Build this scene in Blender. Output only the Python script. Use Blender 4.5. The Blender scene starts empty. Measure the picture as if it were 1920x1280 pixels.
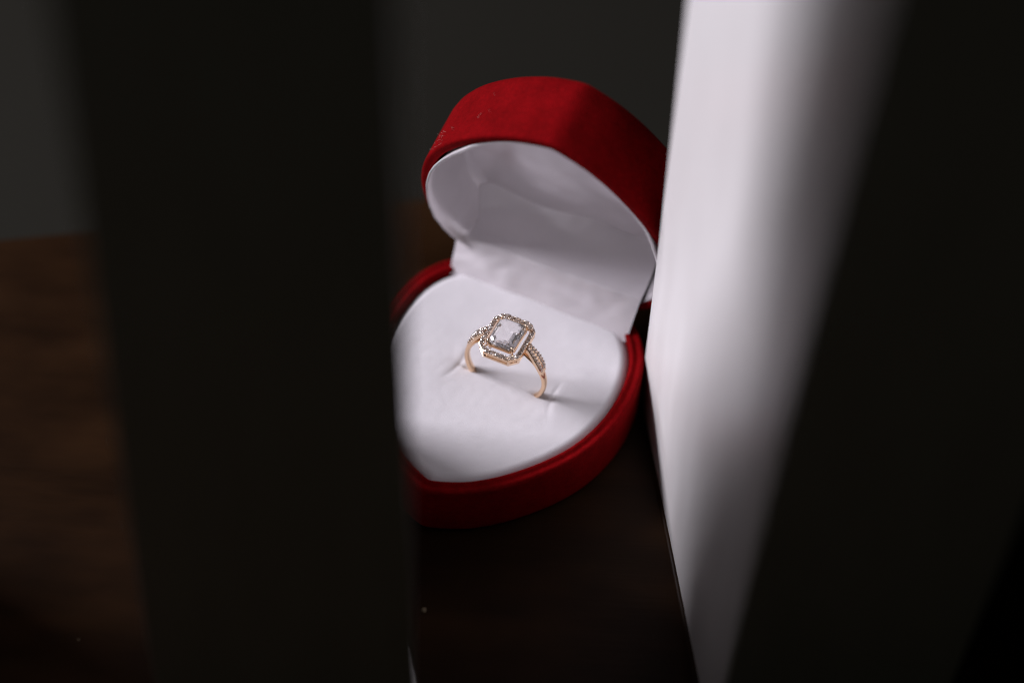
import bpy, bmesh, math, random
from mathutils import Vector, Matrix
from mathutils.noise import noise as pnoise
random.seed(7)
MM = 0.001
R = math.radians
sc = bpy.context.scene
COL = sc.collection

# ------------------------------------------------------------------ camera, light, exposure
cam_d = bpy.data.cameras.new("camera")
cam = bpy.data.objects.new("camera", cam_d)
COL.objects.link(cam)
cam_d.sensor_width = 36.0
cam_d.lens = 85.0
cam_d.clip_start = 0.01
cam_d.clip_end = 50.0
m = Matrix(((0.99879284, -0.04912096, 0.0), (0.03820022, 0.77673781, -0.62866455), (0.03088061, 0.62790565, 0.77767659))).to_4x4()
m.translation = Vector((0.2221, -316.838, 415.956)) * MM
cam.matrix_world = m
cam_d.dof.use_dof = True
cam_d.dof.focus_distance = 0.5005
cam_d.dof.aperture_fstop = 4.0
sc.camera = cam

world = bpy.data.worlds.new("World")
sc.world = world
world.use_nodes = True
bg = world.node_tree.nodes["Background"]
bg.inputs[0].default_value = (0.92, 1.0, 0.72, 1)
bg.inputs[1].default_value = 0.0058

def window_light(name, loc, target, size, size_y, power, color):
    l = bpy.data.lights.new(name, 'AREA')
    l.shape = 'RECTANGLE'
    l.size, l.size_y = size, size_y
    l.energy = power
    l.color = color
    o = bpy.data.objects.new(name, l)
    COL.objects.link(o)
    o.location = loc
    o.rotation_euler = (Vector(target) - Vector(loc)).to_track_quat('-Z', 'Y').to_euler()
    return o
window_light("window_light", (-1.94, 0.56, 1.22), (0, 0, 0.02), 0.90, 0.80, 83.0, (0.99, 0.945, 1.035))

sc.view_settings.view_transform = 'Standard'
sc.view_settings.look = 'None'
sc.view_settings.exposure = 0.0
sc.view_settings.gamma = 1.0
try:
    sc.cycles.use_adaptive_sampling = False
    sc.cycles.use_denoising = True
    sc.cycles.denoising_prefilter = 'NONE'
    sc.cycles.denoiser = 'OPENIMAGEDENOISE'
    sc.cycles.filter_width = 1.2
    sc.cycles.max_bounces = 16
    sc.cycles.transmission_bounces = 14
    sc.cycles.sample_clamp_indirect = 4.0
    sc.cycles.caustics_refractive = True
except Exception:
    pass

# ------------------------------------------------------------------ helpers
def mat(name, color, rough=0.5, metal=0.0, **kw):
    mt = bpy.data.materials.new(name)
    mt.use_nodes = True
    p = mt.node_tree.nodes["Principled BSDF"]
    p.inputs["Base Color"].default_value = (*color, 1)
    p.inputs["Roughness"].default_value = rough
    p.inputs["Metallic"].default_value = metal
    for k, v in kw.items():
        p.inputs[k.replace("_", " ")].default_value = v
    return mt

def nodes(mt):
    nt = mt.node_tree
    return nt, nt.nodes, nt.links, nt.nodes["Principled BSDF"]

def coords(nt, scale=(1, 1, 1), rot=(0, 0, 0)):
    tc = nt.nodes.new("ShaderNodeTexCoord")
    mp = nt.nodes.new("ShaderNodeMapping")
    mp.inputs["Scale"].default_value = scale
    mp.inputs["Rotation"].default_value = rot
    nt.links.new(tc.outputs["Object"], mp.inputs["Vector"])
    return mp.outputs["Vector"]

def noise_node(nt, vec, scale, detail=3, rough=0.5):
    n = nt.nodes.new("ShaderNodeTexNoise")
    n.inputs["Scale"].default_value = scale
    n.inputs["Detail"].default_value = detail
    n.inputs["Roughness"].default_value = rough
    nt.links.new(vec, n.inputs["Vector"])
    return n.outputs["Fac"]

def ramp(nt, fac, stops):
    r = nt.nodes.new("ShaderNodeValToRGB")
    e = r.color_ramp.elements
    e[0].position, e[0].color = stops[0][0], (*stops[0][1], 1)
    e[1].position, e[1].color = stops[-1][0], (*stops[-1][1], 1)
    for pos, c in stops[1:-1]:
        x = e.new(pos)
        x.color = (*c, 1)
    nt.links.new(fac, r.inputs[0])
    return r.outputs[0]

def bump(nt, height, strength, dist):
    b = nt.nodes.new("ShaderNodeBump")
    b.inputs["Strength"].default_value = strength
    b.inputs["Distance"].default_value = dist
    nt.links.new(height, b.inputs["Height"])
    nt.links.new(b.outputs["Normal"], nt.nodes["Principled BSDF"].inputs["Normal"])

def obj(name, verts, faces, material, parent=None, smooth=True, sharp=None):
    me = bpy.data.meshes.new(name)
    me.from_pydata([tuple(v) for v in verts], [], faces)
    bm = bmesh.new()
    bm.from_mesh(me)
    bmesh.ops.remove_doubles(bm, verts=bm.verts, dist=1e-7)
    bmesh.ops.recalc_face_normals(bm, faces=bm.faces)
    bm.to_mesh(me)
    bm.free()
    if smooth:
        me.polygons.foreach_set("use_smooth", [True] * len(me.polygons))
        if sharp is not None:
            me.set_sharp_from_angle(angle=R(sharp))
    me.materials.append(material)
    o = bpy.data.objects.new(name, me)
    COL.objects.link(o)
    if parent is not None:
        o.parent = parent
    return o

def tag(o, label, cat, group=None):
    o["label"] = label
    o["category"] = cat
    if group:
        o["group"] = group
    return o

def thing(name, label, cat, matrix, group=None):
    o = bpy.data.objects.new(name, None)
    COL.objects.link(o)
    o.empty_display_size = 0.01
    o.matrix_world = matrix
    return tag(o, label, cat, group)

class MB:
    """collects shapes, all in millimetres"""
    def __init__(s):
        s.v, s.f = [], []
    def add(s, vs, fs):
        b = len(s.v)
        s.v += [Vector(v) * MM for v in vs]
        s.f += [[b + i for i in f] for f in fs]
    def rings(s, rs, closed=True, cap0=False, cap1=False):
        n = len(rs[0])
        vs = [p for r in rs for p in r]
        fs = []
        for k in range(len(rs) - 1):
            for i in range(n if closed else n - 1):
                j = (i + 1) % n
                fs.append([k * n + i, k * n + j, (k + 1) * n + j, (k + 1) * n + i])
        if cap0:
            fs.append(list(range(n)))
        if cap1:
            fs.append([(len(rs) - 1) * n + i for i in range(n)])
        s.add(vs, fs)
    def box(s, c, h, rot=None):
        vs = []
        for x in (-1, 1):
            for y in (-1, 1):
                for z in (-1, 1):
                    p = Vector((x * h[0], y * h[1], z * h[2]))
                    if rot:
                        p = rot @ p
                    vs.append(p + Vector(c))
        s.add(vs, [[0, 1, 3, 2], [4, 6, 7, 5], [0, 4, 5, 1], [2, 3, 7, 6], [0, 2, 6, 4], [1, 5, 7, 3]])
    def tube(s, pts, rad, n=10, squash=None):
        pts = [Vector(p) for p in pts]
        rs = []
        for i, p in enumerate(pts):
            t = (pts[min(i + 1, len(pts) - 1)] - pts[max(i - 1, 0)]).normalized()
            a = t.cross(Vector((0, 1, 0)))
            if a.length < 1e-3:
                a = t.cross(Vector((1, 0, 0)))
            a.normalize()
            b = t.cross(a)
            r = rad[i] if isinstance(rad, (list, tuple)) else rad
            ra, rb = (r, r) if squash is None else (r * squash[0], r * squash[1])
            rs.append([p + a * ra * math.cos(2 * math.pi * k / n) + b * rb * math.sin(2 * math.pi * k / n) for k in range(n)])
        s.rings(rs, True, True, True)
    def sphere(s, c, r, n=8, stretch=(1, 1, 1)):
        rs = []
        for k in range(1, n // 2 + 1):
            th = math.pi * k / (n // 2 + 1)
            rs.append([Vector(c) + Vector((r * math.sin(th) * math.cos(2 * math.pi * i / n) * stretch[0],
                       r * math.sin(th) * math.sin(2 * math.pi * i / n) * stretch[1], r * math.cos(th) * stretch[2])) for i in range(n)])
        s.rings(rs, True, True, True)
    def build(s, name, material, parent=None, smooth=True, sharp=None):
        return obj(name, s.v, s.f, material, parent, smooth, sharp)

# ------------------------------------------------------------------ materials
def wood_dark():
    mt = mat("dark_wood", (0.02, 0.011, 0.007), 0.42)
    nt, N, L, p = nodes(mt)
    v = coords(nt, (7, 34, 34), (0, 0, R(22)))
    f = noise_node(nt, v, 1.5, 5, 0.55)
    c = ramp(nt, f, [(0.3, (0.0075, 0.0032, 0.0010)), (0.55, (0.019, 0.0084, 0.0030)), (0.75, (0.030, 0.0142, 0.0058))])
    L.new(c, p.inputs["Base Color"])
    bl = noise_node(nt, coords(nt, (1, 1.6, 1), (0, 0, R(40))), 26, 3, 0.55)
    mx = nt.nodes.new("ShaderNodeMix")
    mx.data_type = 'RGBA'
    mx.blend_type = 'MULTIPLY'
    mx.inputs[0].default_value = 1.0
    L.new(c, mx.inputs[6])
    L.new(ramp(nt, bl, [(0.3, (0.55, 0.5, 0.45)), (0.7, (1.4, 1.35, 1.3))]), mx.inputs[7])
    L.new(mx.outputs[2], p.inputs["Base Color"])
    v2 = coords(nt, (30, 600, 600), (0, 0, R(22)))
    f2 = noise_node(nt, v2, 2.0, 4)
    bump(nt, f2, 0.25, 0.0003)
    p.inputs["Specular IOR Level"].default_value = 0.07
    return mt

def white_paint():
    mt = mat("white_paint", (0.66, 0.645, 0.638), 0.38)
    nt, N, L, p = nodes(mt)
    v = coords(nt, (60, 60, 12))
    f = noise_node(nt, v, 2.0, 4)
    c = ramp(nt, f, [(0.3, (0.625, 0.608, 0.60)), (0.7, (0.69, 0.676, 0.67))])
    L.new(c, p.inputs["Base Color"])
    f2 = noise_node(nt, coords(nt, (300, 300, 60)), 3.0, 4)
    bump(nt, f2, 0.12, 0.0003)
    return mt

def velvet():
    mt = mat("red_velvet", (0.30, 0.003, 0.006), 0.85)
    nt, N, L, p = nodes(mt)
    f = noise_node(nt, coords(nt, (1, 1, 1)), 160, 4, 0.6)
    c = ramp(nt, f, [(0.3, (0.145, 0.0006, 0.0016)), (0.7, (0.205, 0.0013, 0.0030))])
    L.new(c, p.inputs["Base Color"])
    nap = noise_node(nt, coords(nt, (1, 1, 1.6), (0.3, 0.2, 0.5)), 900, 5, 0.72)
    mx = nt.nodes.new("ShaderNodeMix")
    mx.data_type = 'RGBA'
    mx.blend_type = 'MULTIPLY'
    mx.inputs[0].default_value = 1.0
    L.new(c, mx.inputs[6])
    L.new(ramp(nt, nap, [(0.30, (0.72, 0.72, 0.72)), (0.55, (1, 1, 1)), (0.72, (1.28, 1.28, 1.28))]), mx.inputs[7])
    L.new(mx.outputs[2], p.inputs["Base Color"])
    f2 = noise_node(nt, coords(nt, (1, 1, 1)), 2600, 4, 0.75)
    bump(nt, f2, 0.8, 0.0003)
    p.inputs["Specular IOR Level"].default_value = 0.04
    p.inputs["Sheen Weight"].default_value = 0.10
    p.inputs["Sheen Roughness"].default_value = 0.35
    p.inputs["Sheen Tint"].default_value = (0.9, 0.03, 0.03, 1)
    return mt

def flock():
    mt = mat("white_flock", (0.66, 0.64, 0.66), 0.95)
    nt, N, L, p = nodes(mt)
    f = noise_node(nt, coords(nt), 4200, 2, 0.6)
    bump(nt, f, 0.35, 0.00012)
    f2 = noise_node(nt, coords(nt), 110, 3)
    L.new(ramp(nt, f2, [(0.3, (0.635, 0.62, 0.64)), (0.7, (0.68, 0.665, 0.685))]), p.inputs["Base Color"])
    p.inputs["Specular IOR Level"].default_value = 0.1
    p.inputs["Sheen Weight"].default_value = 0.15
    return mt

def satin(rib=True):
    mt = mat("white_satin", (0.75, 0.715, 0.745), 0.27)
    nt, N, L, p = nodes(mt)
    p.inputs["Specular IOR Level"].default_value = 0.6
    p.inputs["Sheen Weight"].default_value = 0.2
    p.inputs["Metallic"].default_value = 0.4 if rib else 0.15
    if rib:
        w = nt.nodes.new("ShaderNodeTexWave")
        w.bands_direction = 'Y'
        w.inputs["Scale"].default_value = 420
        w.inputs["Distortion"].default_value = 0.6
        L.new(coords(nt), w.inputs["Vector"])
        bump(nt, w.outputs["Fac"], 0.22, 0.00012)
    return mt

M_wood, M_paint, M_velvet, M_flock = wood_dark(), white_paint(), velvet(), flock()
M_satin, M_satin2 = satin(True), satin(False)
M_gold = mat("rose_gold", (0.88, 0.62, 0.41), 0.17, 1.0)
M_goldb = mat("rose_gold_bright", (0.94, 0.73, 0.55), 0.12, 1.0)
M_bead = mat("pale_gold_bead", (0.96, 0.86, 0.76), 0.1, 1.0)
M_gem = mat("clear_gem", (1.0, 0.985, 0.99), 0.0, 0.0, Transmission_Weight=0.94, IOR=1.57)
M_dia = mat("small_diamond", (0.93, 0.89, 0.86), 0.02, 0.0, Transmission_Weight=0.84, IOR=2.4)
M_lint = mat("lint", (0.5, 0.38, 0.34), 0.8)
M_crumb = mat("crumb", (0.16, 0.12, 0.07), 0.8)
def floor_mat():
    mt = mat("dark_grey_floor", (0.03, 0.029, 0.026), 0.8)
    nt, N, L, p = nodes(mt)
    p.inputs["Specular IOR Level"].default_value = 0.05
    f = noise_node(nt, coords(nt), 3.0, 4)
    L.new(ramp(nt, f, [(0.3, (0.0150, 0.0143, 0.0112)), (0.7, (0.0200, 0.0191, 0.0150))]), p.inputs["Base Color"])
    return mt
M_floor = floor_mat()

# ------------------------------------------------------------------ setting: floor far below the ledge
b = MB()
b.add([(-6000, -3000, -450), (6000, -3000, -450), (6000, 6000, -450), (-6000, 6000, -450)], [[0, 1, 2, 3]])
fl = b.build("floor", M_floor, smooth=False)
fl["kind"] = "structure"

# wooden ledge, its far edge runs at a slight angle behind the box
def ledge_back(x):
    return 60.0 + (x + 26.0) * 0.197
b = MB()
x0, x1 = -420.0, 420.0
top = [(x0, -230, 0), (x1, -230, 0), (x1, ledge_back(x1), 0), (x0, ledge_back(x0), 0)]
rr = []
for ins, z in ((0, -28), (0, -1.0), (0.3, -0.3), (1.0, 0)):
    rr.append([(x0 + ins, -230 + ins, z), (x1 - ins, -230 + ins, z), (x1 - ins, ledge_back(x1) - ins, z), (x0 + ins, ledge_back(x0) - ins, z)])
b.rings(rr, True, True, True)
ledge = b.build("wooden_board", M_wood, smooth=False)
tag(ledge, "dark brown wooden board the heart-shaped box and the white posts stand on", "board")

# ------------------------------------------------------------------ posts
def post_mesh(levels, bev=1.3, nz=8):
    """levels: list of (z, four corners counter-clockwise); vertical edges get rounded"""
    def rounded(fp):
        out = []
        n = len(fp)
        for i in range(n):
            p, a, c = Vector(fp[i]), Vector(fp[i - 1]), Vector(fp[(i + 1) % n])
            da, dc = (a - p).normalized(), (c - p).normalized()
            for k in range(5):
                t = k / 4
                out.append(p + da * bev * (1 - t) ** 2 + dc * bev * t ** 2)
        return out
    lv = [(z, rounded(f)) for z, f in levels]
    rs = []
    for (z0, f0), (z1, f1) in zip(lv, lv[1:]):
        for k in range(nz):
            t = k / nz
            rs.append([(a.x * (1 - t) + c.x * t, a.y * (1 - t) + c.y * t, z0 + t * (z1 - z0)) for a, c in zip(f0, f1)])
    rs.append([(a.x, a.y, lv[-1][0]) for a in lv[-1][1]])
    bb = MB()
    bb.rings(rs, True, True, True)
    return bb

right_foot = [(28.6, 6.9), (42.9, -78.0), (86.0, -76.0), (76.0, 9.0)]
right_top = [(28.6, 6.9), (48.5, -116.0), (98.0, -114.0), (76.0, 9.0)]
pr = thing("post", "upright white post right of the box, left side bright and front black in shade", "post",
           Matrix.Identity(4), "upright white posts framing the ring box")
post_mesh([(0, right_foot), (620, right_top)]).build("shaft", M_paint, pr, sharp=40)
def tapered(x0, x1, lean):
    """a post with a deep rear foot, added out of sight to shade the right post"""
    out = []
    for z, yb, xr in ((0, -12, 21), (62, -12, 21), (85, -14, 20), (108, -20, 18), (135, -34, 13), (150, -36, 12), (175, -34, 12), (620, -33, 12)):  # hidden rear profile, shaped for the shade it throws on the right post
        t = z / 620
        out.append((z, [(x0 + lean * 0.4 * t, yb), (x0 + 1 + lean * 0.4 * t, -86), (x1 - lean * 1.15 * t, -86), (x1 - xr - lean * 1.15 * t, yb)]))
    return out
pl = thing("post", "wide upright post left of the ring, all in deep shade, overlapping the box", "post",
           Matrix.Identity(4), "upright white posts framing the ring box")
post_mesh(tapered(-64.3, -14.2, 6.0), 0.5).build("shaft", M_paint, pl, sharp=40)
third = [(-180.0, -38.0), (-179.0, -86.0), (-126.0, -86.0), (-128.0, -38.0)]  # extra post outside the view, added to shade the board's left end
p3 = thing("post", "unseen third white post, added at far left of the row to shade the board", "post",
           Matrix.Identity(4), "upright white posts framing the ring box")
post_mesh([(0, third), (620, third)], 0.5).build("shaft", M_paint, p3, sharp=40)
# uneven line of dark stain where the board meets the right post
b = MB()
ra, rc = [], []
for k in range(150):
    t = k / 149
    x, y = 28.6 + (42.9 - 28.6) * t, 6.9 + (-78.0 - 6.9) * t
    hgt = 0.30 + 0.22 * pnoise(Vector((k * 0.35, 1, 0))) + 0.16 * pnoise(Vector((k * 0.9, 7, 0)))
    ra.append([(x - 0.9, y, 0.02), (x - 0.12, y, max(0.06, hgt)), (x + 0.4, y, max(0.05, hgt * 0.8)), (x + 0.4, y, -0.5), (x - 0.9, y, -0.5)])
b.rings(ra, True, True, True)
b.build("stain_edge", M_wood, ledge)
# low ragged foot of the left post: its grey corner shows beside the plank
b = MB()
edge = []
for k in range(60):
    t = k / 59
    y = -36 - t * 52
    x = -22.6 + t * 52 * 0.2222 + 0.18 * pnoise(Vector((k * 0.7, 0, 0))) + 0.12 * pnoise(Vector((k * 2.3, 5, 0)))
    edge.append((x, y))
rs = []
for ins, z in ((0, 0.0), (0, 0.6), (0.25, 0.9)):
    rs.append([(x - ins, y, z) for x, y in edge] + [(-66 + ins, -88, z), (-66 + ins, -36, z)])
b.rings(rs, True, True, True)
b.build("foot", M_paint, pl, sharp=30)

# ------------------------------------------------------------------ heart outline (mm, box-local: x across, y towards the tip)
HALF = [(0, 56.6), (10.3, 52), (19.2, 43.2), (25.8, 33.2), (28.9, 21.6), (28.7, 10.8), (27, 3.7), (25, 0.2), (22.6, -2.9), (18, -5.8), (12, -6.9), (6, -6.2), (0, -4.6)]
def catmull(P, per=24):
    P = [Vector(p) for p in P]
    Q = [P[0] * 2 - P[1]] + P + [P[-1] * 2 - P[-2]]
    out = []
    for i in range(1, len(Q) - 2):
        for k in range(per):
            t = k / per
            a, b_, c, d = Q[i - 1], Q[i], Q[i + 1], Q[i + 2]
            out.append(0.5 * ((2 * b_) + (c - a) * t + (2 * a - 5 * b_ + 4 * c - d) * t * t + (3 * b_ - a - 3 * c + d) * t ** 3))
    out.append(P[-1])
    return out
def resample(P, n):
    L = [0]
    for a, b_ in zip(P, P[1:]):
        L.append(L[-1] + (b_ - a).length)
    out, j = [], 0
    for k in range(n):
        s = L[-1] * k / (n - 1)
        while j < len(L) - 2 and L[j + 1] < s:
            j += 1
        t = (s - L[j]) / max(1e-9, L[j + 1] - L[j])
        out.append(P[j].lerp(P[j + 1], t))
    return out
NH = 110
half = resample(catmull(HALF), NH)
HEART = [Vector((-p.x, p.y)) for p in half[::-1]][:-1] + half[:-1]     # notch -> left -> tip -> right
def smooth_loop(P, it, lo=None):
    for _ in range(it):
        P = [(P[i - 1] + P[i] * 2 + P[(i + 1) % len(P)]) / 4 for i in range(len(P))]
    return P
near_tip = smooth_loop(HEART, 5)
far_tip = smooth_loop(HEART, 45)
HEART = [a.lerp(c, max(0.0, min(1.0, (math.hypot(a.x, a.y - 56) - 3) / 9))) for a, c in zip(near_tip, far_tip)]
NP = len(HEART)
def inset(d, scale=Vector((1, 1))):
    n = NP
    out = []
    for i in range(n):
        t = (HEART[(i + 1) % n] - HEART[i - 1]).normalized()
        nrm = Vector((t.y, -t.x))
        if nrm.dot(Vector((0, 22)) - HEART[i]) < 0:
            nrm = -nrm
        out.append(Vector((HEART[i].x * scale.x, HEART[i].y * scale.y)) + nrm * d)
    return smooth_loop(out, 2) if d > 1 else out
def sweep(bb, profile, scale=Vector((1, 1)), yoff=0.0, zfun=None, fill=None):
    rs = []
    for k, (d, z) in enumerate(profile):
        rs.append([(p.x, p.y + yoff, z + (zfun(p, k) if zfun else 0)) for p in inset(d, scale)])
    bb.rings(rs)
    return rs
def cap(bb, ring, z_fun, steps=14, centre=(0, 22)):
    rs = [ring]
    cx, cy = centre
    for k in range(1, steps):
        t = k / steps
        rs.append([(p[0] + (cx - p[0]) * t, p[1] + (cy - p[1]) * t, z_fun(p[0] + (cx - p[0]) * t, p[1] + (cy - p[1]) * t, t, p[2])) for p in ring])
    bb.rings(rs)
    last = rs[-1]
    n = len(last)
    bb.add(list(last) + [(cx, cy, z_fun(cx, cy, 1.0, ring[0][2]))], [[i, (i + 1) % n, n] for i in range(n)])

# box frame: local x = -U, local y = V (towards the tip)
Ux = Vector((0.9203, -0.3911, 0))
box_m = Matrix(((-Ux.x, Ux.y, 0, 5.6 * MM), (-Ux.y, -Ux.x, 0, 20.0 * MM), (0, 0, 1, 0), (0, 0, 0, 1)))
boxo = thing("ring_box", "open red velvet heart-shaped ring box with white lining on the dark board", "ring box", box_m)

# base shell
b = MB()
prof = [(1.6, 0.05), (0.7, 0.25), (0.15, 0.9), (0, 2.0), (0, 6.0), (0, 10.0), (0, 13.0), (0.08, 13.45), (0.3, 13.8), (0.65, 13.9), (1.0, 13.8),
        (1.3, 13.6), (1.6, 13.55), (1.9, 13.65), (2.15, 13.85), (2.5, 13.95), (2.85, 13.8), (3.05, 13.4), (3.1, 12.0), (3.1, 7.0)]
rs = sweep(b, prof)
cap(b, rs[0], lambda x, y, t, z: z, 4)
cap(b, rs[-1], lambda x, y, t, z: z, 4)
b.build("base", M_velvet, boxo)

# white foam insert with its slit and creases
RU, RV = -2.7, 22.8           # ring position (box-local)
def gauss(x, s):
    return math.exp(-(x / s) ** 2)
def insert_z(x, y, t, z):
    h = 13.15 - 1.5 * (1 - min(1, t / 0.085)) ** 2.2
    dy, dx = y - RV, x - RU
    along = 1 / (1 + math.exp((abs(dx) - 12.6) / 0.5))
    h -= 1.3 * gauss(dy, 0.38) / (1 + math.exp((abs(dx) - 9.6) / 0.5)) / (1 + math.exp((6.8 - abs(dx)) / 0.5))           # slit, open only under the band
    h -= 0.18 * along * gauss(dy, 3.4)                                             # lips pulled in
    h -= 0.15 * along * (math.exp(-dy / 5.0) if dy > 0 else gauss(dy, 0.8))        # sunk front flap
    for sx in (-1, 1):                                                              # faint creases at the slit's ends
        cx = sx * 10.6 + sx * 0.035 * (dy + 2) ** 2
        w = 1 / (1 + math.exp((abs(dy + 0.5) - 3.8) / 0.8))
        h -= 0.17 * gauss(dx - cx, 0.5) * w
        h += 0.12 * gauss(dx - cx - sx * 1.2, 1.0) * w
    h += 0.10 * pnoise(Vector((x * 0.11, y * 0.11, 3))) + 0.035 * pnoise(Vector((x * 0.5, y * 0.5, 8)))
    return h
b = MB()
ring0 = [(p.x, p.y, 8.0) for p in inset(3.25)]
ring1 = [(p.x, p.y, 11.65) for p in inset(3.25)]
b.rings([ring0, ring1])
b.v, b.f = b.v, b.f
cap(b, ring1, insert_z, 150)
b.build("insert", M_flock, boxo)

# lid: local frame hinged at the back, 76 degrees open and a little twisted
LA, LYAW, LV0, LZ0, LDU, LS = R(77.4), R(-5.4), -5.7, 14.6, 1.8, Vector((1.015, 0.925))
c_, s_ = math.cos(LYAW), math.sin(LYAW)
ca, sa = math.cos(LA), math.sin(LA)
lid_m = Matrix(((c_, s_, 0, LDU * MM), (-s_ * ca, c_ * ca, -sa, LV0 * MM), (-s_ * sa, c_ * sa, ca, LZ0 * MM), (0, 0, 0, 1)))
b = MB()
prof = [(2.6, 3.0), (2.4, 0.9), (2.1, 0.25), (1.7, 0.02), (1.2, 0.12), (0.8, 0.02), (0.35, 0.1), (0.1, 0.35), (0, 0.9), (0, 4.0), (0, 8.0), (0.05, 13.2),
        (0.35, 14.8), (1.0, 16.1), (1.9, 16.9), (3.1, 17.4)]
rs = sweep(b, prof, LS, -LV0)
cap(b, rs[-1], lambda x, y, t, z: z + 1.2 * (1 - (1 - t) ** 2), 10, (0, 20 - LV0))
lid = b.build("lid", M_velvet, boxo)
lid.matrix_local = lid_m

# satin lining of the lid: proud lower down, set back under the upper rim
def proud(p, k):
    y = p.y
    f = 1 / (1 + math.exp((y - (37 if p.x > 0 else 30)) / 2.2))
    wob = 0.22 * pnoise(Vector((p.x * 0.5, p.y * 0.5, 1.0))) + 0.12 * pnoise(Vector((p.x * 1.7, p.y * 1.7, 4.0)))
    if p.x < 0:                                   # tucked in behind the rim by the right end of the hinge
        f *= 1 / (1 + math.exp((9 - y) / 1.6))
    return (-1.8 * f + (1 - f) * 0.35 + wob * (0.4 + 0.6 * f)) if k < 4 else 0
b = MB()
prof = [(2.55, 1.6), (2.05, 0.35), (2.2, 0.0), (2.7, 0.05), (3.0, 1.6), (3.3, 3.5), (3.6, 6.0), (3.9, 9.2), (4.1, 10.8), (4.6, 11.5), (5.6, 11.8)]
rs = sweep(b, prof, LS, -LV0, proud)
def lin_z(x, y, t, z):
    h = z + 0.9 * (1 - (1 - t) ** 2)
    h += 0.7 * pnoise(Vector((x * 0.075, y * 0.075, 9))) + 0.14 * pnoise(Vector((x * 0.22 + 5, y * 0.2, 2)))
    h -= 0.9 * gauss(y - 17, 8) * gauss(x - 3, 12)
    return h
cap(b, rs[-1], lin_z, 40, (0, 20 - LV0))
b.build("lining", M_satin, lid)

# satin hinge strip from the insert up into the lid
b = MB()
rows = []
path = [(0.9, 12.2), (0.35, 12.9), (-0.3, 14.2), (-1.4, 16.2), (-2.5, 18.2), (-3.4, 19.9), (-3.8, 20.55), (-4.3, 20.95), (-5.2, 21.1), (-7.8, 21.9), (-10.8, 23.5), (-13.6, 25.7), (-16.4, 28.6)]
pp = [Vector(p) for p in path]
pp = resample(catmull(path, 8), 54)
NU = 120
for i, p in enumerate(pp):
    t = i / (len(pp) - 1)
    row = []
    for k in range(NU + 1):
        s = -1 + 2 * k / NU
        hw = 21.1 + 0.7 * min(1, t * 2.4) + (3.6 if s > 0 else -0.5) * max(0, t - 0.62) / 0.38
        x = s * hw
        bend = 0.30 * pnoise(Vector((x * 0.10, t * 4, 2))) + 0.10 * pnoise(Vector((x * 0.27 + t * 3, t * 9, 6)))
        amp = 0.25 + 1.0 * math.sin(math.pi * min(1, t * 1.8)) if t < 0.5 else 0.9
        tw = -0.75 * s * min(1, t * 2.8)                      # left end is lower than the right in the lid
        row.append((x, p.x + bend * amp * 1.3, p.y + bend * amp * 0.8 + tw))
    rows.append(row)
b.rings(rows, False)
b.build("hinge_strip", M_satin2, boxo)

# lint caught on the velvet of the lid's left shoulder
b = MB()
for k in range(20):
    if k < 17:
        px, py, pz = 24 + random.uniform(-3.5, 3.0), 38 + random.uniform(-4, 4), random.uniform(0.2, 5)
    else:
        px, py, pz = random.uniform(10, 24), 44 + random.uniform(-5, 8), random.uniform(4, 12)
    # push onto the wall: nearest outline point
    q = min(HEART, key=lambda h: (h.x * LS.x - px) ** 2 + (h.y * LS.y - LV0 - py) ** 2)
    a = Vector((q.x * LS.x, q.y * LS.y - LV0, pz))
    out = Vector((q.x, q.y - 22, 0)).normalized()
    d = Vector((random.uniform(-1, 1), random.uniform(-1, 1), random.uniform(-1, 1))) + out * 0.4
    d.normalize()
    ln = random.uniform(0.5, 1.5)
    side = Vector((random.uniform(-1, 1), random.uniform(-1, 1), random.uniform(-1, 1))) * 0.3
    pts = [a + out * 0.12 + d * ln * (t - 0.3) + side * t * (1 - t) for t in (0, 0.33, 0.66, 1)]
    b.tube(pts, 0.016, 5)
li = b.build("lint", M_lint, lid)
li["kind"] = "stuff"

# ------------------------------------------------------------------ the ring
BR, BZ = 9.5, 17.4
ring_m = box_m @ Matrix.Translation(Vector((RU, RV, BZ - BR)) * MM)
ringo = thing("ring", "rose gold halo ring with a clear rectangular stone, standing in the white insert", "ring", ring_m)
def P(ang, r, y=0.0):     # ring-local: origin at the lowest point of the band, angle from the top
    return Vector((r * math.sin(ang), y, BR + r * math.cos(ang)))
# band: half-round, narrower at the back
b = MB()
rs = []
NB = 140
for k in range(NB + 1):
    a = R(25) + R(310) * k / NB
    up = max(0, math.cos(a))
    w = 0.85 + 0.22 * up
    th = 1.25 - 0.5 * min(1, max(0, up - 0.5) / 0.35)
    w *= 1 - 0.35 * min(1, max(0, up - 0.5) / 0.35)
    r0 = BR - 0.5 * min(1, up / 0.8) ** 6
    sec = []
    for j in range(16):
        q = 2 * math.pi * j / 16
        ox = math.cos(q)
        rad = r0 - th / 2 + (th / 2) * (ox if ox > 0 else ox * 0.75)
        sec.append(P(a, rad, w * math.sin(q)))
    rs.append(sec)
b.rings(rs, True, True, True)
b.build("band", M_gold, ringo)

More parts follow.
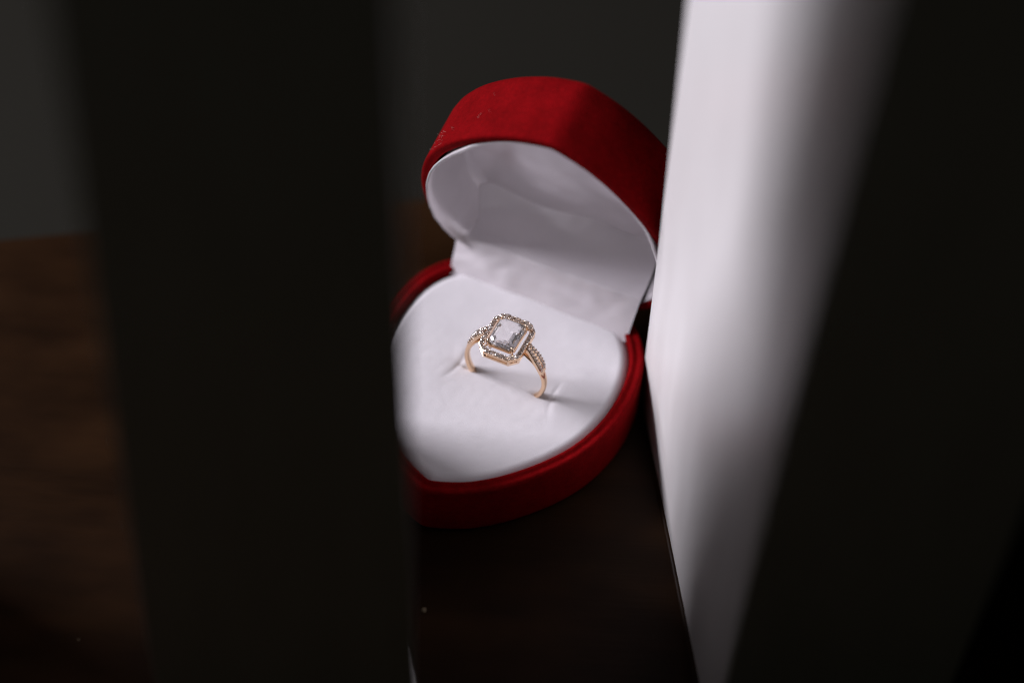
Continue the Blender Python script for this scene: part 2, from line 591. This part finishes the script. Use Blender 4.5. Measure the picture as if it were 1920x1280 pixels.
HZ = 20.0        # height of the halo's top face
def octagon(hx, hy, ch, z):
    return [(-hx + ch, -hy, z), (hx - ch, -hy, z), (hx, -hy + ch, z), (hx, hy - ch, z), (hx - ch, hy, z), (-hx + ch, hy, z), (-hx, hy - ch, z), (-hx, -hy + ch, z)]
def oct_frame(bb, ho, hi, z0, z1):
    o0, o1 = octagon(*ho, z0), octagon(*ho, z1)
    e1 = octagon(ho[0] - 0.1, ho[1] - 0.1, ho[2], z1 + 0.08)
    i1, i0 = octagon(*hi, z1 + 0.08), octagon(*hi, z0)
    bb.rings([o0, o1, e1, i1, i0, o0])
HO, HI = (4.68, 5.63, 1.75), (3.72, 4.65, 1.15)
b = MB()
oct_frame(b, HO, HI, HZ - 0.75, HZ - 0.12)
b.build("halo", M_gold, ringo, smooth=False)
# gallery rail under the halo, with uprights leaving open slots
b = MB()
oct_frame(b, (4.55, 5.5, 1.7), (3.95, 4.9, 1.35), HZ - 1.95, HZ - 1.62)
cs = octagon(4.25, 5.2, 1.5, 0)
for p in cs:
    b.box((p[0], p[1], HZ - 1.2), (0.28, 0.28, 0.5), Matrix.Rotation(math.atan2(p[1], p[0]), 3, 'Z'))
b.build("gallery", M_goldb, ringo, smooth=False)

# small stones
def brilliant_mesh(r, material, name):
    n = 8
    bb = MB()
    tab = [(0.55 * r * math.cos(2 * math.pi * (i + .5) / n), 0.55 * r * math.sin(2 * math.pi * (i + .5) / n), 0.34 * r) for i in range(n)]
    gir = [(r * math.cos(2 * math.pi * i / n), r * math.sin(2 * math.pi * i / n), 0.02 * r) for i in range(n)]
    gi2 = [(x, y, -0.04 * r) for x, y, z in gir]
    vs = tab + gir + gi2 + [(0, 0, -0.8 * r)]
    fs = [list(range(n))]
    for i in range(n):
        j = (i + 1) % n
        fs += [[i, n + i, n + j], [i, n + j, j]]
        fs += [[n + i, 2 * n + i, 2 * n + j, n + j], [2 * n + i, 3 * n, 2 * n + j]]
    bb.add(vs, fs)
    return bb.build(name, material, None, smooth=False)
halo_stone = brilliant_mesh(0.56, M_dia, "halo_stone")
pave_stone = brilliant_mesh(0.50, M_dia, "pave_stone")
used = set()
def place(src, mtx):
    o = src if src.name not in used else src.copy()
    if src.name in used and o is not src:
        COL.objects.link(o)
    used.add(src.name)
    o.parent = ringo
    o.matrix_local = mtx
    return o
# halo stones walk round the mid line of the frame
mid = [Vector(p) for p in octagon(4.2, 5.14, 1.48, 0)]
def walk(P_, n):
    L, tot = [], 0
    for i in range(len(P_)):
        L.append((P_[(i + 1) % len(P_)] - P_[i]).length)
    tot = sum(L)
    out = []
    for k in range(n):
        s = tot * (k + 0.5) / n
        i = 0
        while s > L[i]:
            s -= L[i]
            i += 1
        out.append((P_[i].lerp(P_[(i + 1) % len(P_)], s / L[i])))
    return out
NS = 30
stones = walk(mid, NS)
beads = MB()
for k, p in enumerate(stones):
    place(halo_stone, Matrix.Translation(Vector((p.x, p.y, HZ + 0.1)) * MM) @ Matrix.Rotation(random.uniform(-.34, .34), 4, 'X') @ Matrix.Rotation(random.uniform(-.34, .34), 4, 'Y') @ Matrix.Rotation(random.random() * 6, 4, 'Z'))
    nx = stones[(k + 1) % NS]
    mpt = (p + nx) / 2
    t = (nx - p).normalized()
    nn = Vector((-t.y, t.x, 0))
    for s in (-1, 1):
        beads.sphere(mpt + nn * 0.40 * s + Vector((0, 0, HZ + 0.06)), 0.19, 6)

# shoulders: a pave arm above and a plain arm below on each side
def bez(a, b_, c, n=14):
    return [a * (1 - t) ** 2 + b_ * 2 * t * (1 - t) + c * t * t for t in [k / n for k in range(n + 1)]]
for s in (-1, 1):
    a0 = P(s * R(66), BR - 0.35)
    a1 = Vector((s * 7.6, 0, BR + 7.2))
    a2 = Vector((s * 4.6, 0, HZ - 0.45))
    pts = bez(a0, a1, a2, 18)
    arm = MB()
    rs = []
    for i, p in enumerate(pts):
        t = i / 18
        tg = (pts[min(i + 1, 18)] - pts[max(0, i - 1)]).normalized()
        nr = Vector((0, 1, 0)).cross(tg).normalized()
        if nr.z < 0:
            nr = -nr
        w = 0.95 + 0.35 * math.sin(math.pi * min(1, t * 1.15))
        h = 0.42
        prof2 = [(-w, -h), (-w, h * 0.6), (-w * 0.85, h), (w * 0.85, h), (w, h * 0.6), (w, -h)]
        rs.append([p + Vector((0, 1, 0)) * a_ + nr * b2 for a_, b2 in prof2])
        # milgrain notches along both flanks
        if 2 < i < 18:
            for sy in (-1, 1):
                beads.sphere(p + Vector((0, sy * w * 0.98, 0)) + nr * h * 0.35, 0.13, 6, (0.7, 0.7, 1.8))
    arm.rings(rs, True, True, True)
    arm.build("shoulder", M_gold, ringo, smooth=False)
    for i in range(3, 18, 2):
        p = pts[i]
        tg = (pts[i + 1] - pts[i - 1]).normalized()
        nr = Vector((0, 1, 0)).cross(tg).normalized()
        if nr.z < 0:
            nr = -nr
        yv = Vector((0, 1, 0))
        xv = yv.cross(nr)
        t = i / 18
        w = 0.95 + 0.35 * math.sin(math.pi * min(1, t * 1.15))
        for sy in ((-0.5, 0.5) if (i // 2) % 2 else (-0.52, 0.52)):
            q = p + yv * sy * w * 1.0 + nr * 0.44
            mm = Matrix(((xv.x, yv.x, nr.x, q.x * MM), (xv.y, yv.y, nr.y, q.y * MM), (xv.z, yv.z, nr.z, q.z * MM), (0, 0, 0, 1)))
            place(pave_stone, mm @ Matrix.Rotation(random.random() * 6, 4, 'Z') @ Matrix.Rotation(random.uniform(-.16, .16), 4, 'X'))
        for sy in (-0.05, -0.9, 0.9):
            beads.sphere((p + pts[i + 1]) / 2 + yv * sy * w + nr * 0.5, 0.13, 6)
bd = beads.build("bead", M_bead, ringo)
bd["kind"] = "stuff"

# centre stone: emerald cut, stepped crown and pavilion
SX, SY, SC, SZ = 3.02, 3.72, 0.82, HZ + 1.0
steps = [(0.60, 0.70, 0.85), (0.75, 0.82, 0.70), (0.89, 0.92, 0.42), (1.0, 1.0, 0.07), (1.0, 1.0, -0.07), (0.90, 0.92, -0.55), (0.74, 0.79, -1.1), (0.52, 0.63, -1.6), (0.26, 0.46, -1.95)]
b = MB()
rs = [octagon(SX * fx, SY * fy, SC * (0.35 + 0.65 * min(fx, fy)), SZ + z) for fx, fy, z in steps]
b.rings(rs, True, True, False)
last = rs[-1]
n = len(last)
k0, k1 = (0, -SY * 0.30, SZ - 2.15), (0, SY * 0.30, SZ - 2.15)
vs = list(last) + [k0, k1]
b.add(vs, [[0, 1, 8], [1, 2, 8], [2, 3, 9, 8], [3, 4, 9], [4, 5, 9], [5, 6, 9], [6, 7, 8, 9], [7, 0, 8]])
b.build("centre_stone", M_gem, ringo, smooth=False)
# basket: two rails and four claws
b = MB()
oct_frame(b, (SX + 0.12, SY + 0.12, 0.85), (SX - 0.42, SY - 0.42, 0.6), SZ - 1.0, SZ - 0.55)
b.build("basket", M_gold, ringo, smooth=False)
for sx in (-1, 1):
    for sy in (-1, 1):
        x, y = sx * (SX - 0.28), sy * (SY - 0.28)
        dx, dy = sx * 0.7071, sy * 0.7071
        pts = [Vector((x - dx * 0.55, y - dy * 0.55, SZ - 2.4)), Vector((x - dx * 0.05, y - dy * 0.05, SZ - 1.0)), Vector((x + dx * 0.16, y + dy * 0.16, SZ - 0.1)),
               Vector((x + dx * 0.12, y + dy * 0.12, SZ + 0.28)), Vector((x - dx * 0.15, y - dy * 0.15, SZ + 0.46)), Vector((x - dx * 0.38, y - dy * 0.38, SZ + 0.48))]
        c = MB()
        c.tube(pts, [0.30, 0.30, 0.30, 0.34, 0.34, 0.2], 10)
        c.build("claw", M_goldb, ringo)
        # bridge from claw to halo corner
        c2 = MB()
        c2.tube([(x, y, SZ - 1.05), (sx * 3.75, sy * 4.7, HZ - 0.45)], 0.2, 8)
        c2.build("bridge", M_gold, ringo)

# ------------------------------------------------------------------ crumbs on the board
def crumb(name, x, y, r, label):
    b = MB()
    b.sphere((0, 0, r * 0.6), r, 8, (1.0, 1.2, 0.7))
    b.v = [v * (1 + 0.25 * pnoise(v * 3000)) for v in b.v]
    o = b.build(name, M_crumb)
    o.location = (x * MM, y * MM, 0)
    return tag(o, label, "crumb")
crumb("crumb", -14.9, -51.8, 0.55, "tiny beige crumb on the dark board in front of the heart's tip")
crumb("crumb", -83.4, -62.6, 0.22, "minute pale crumb on the brown board left of the shaded post")
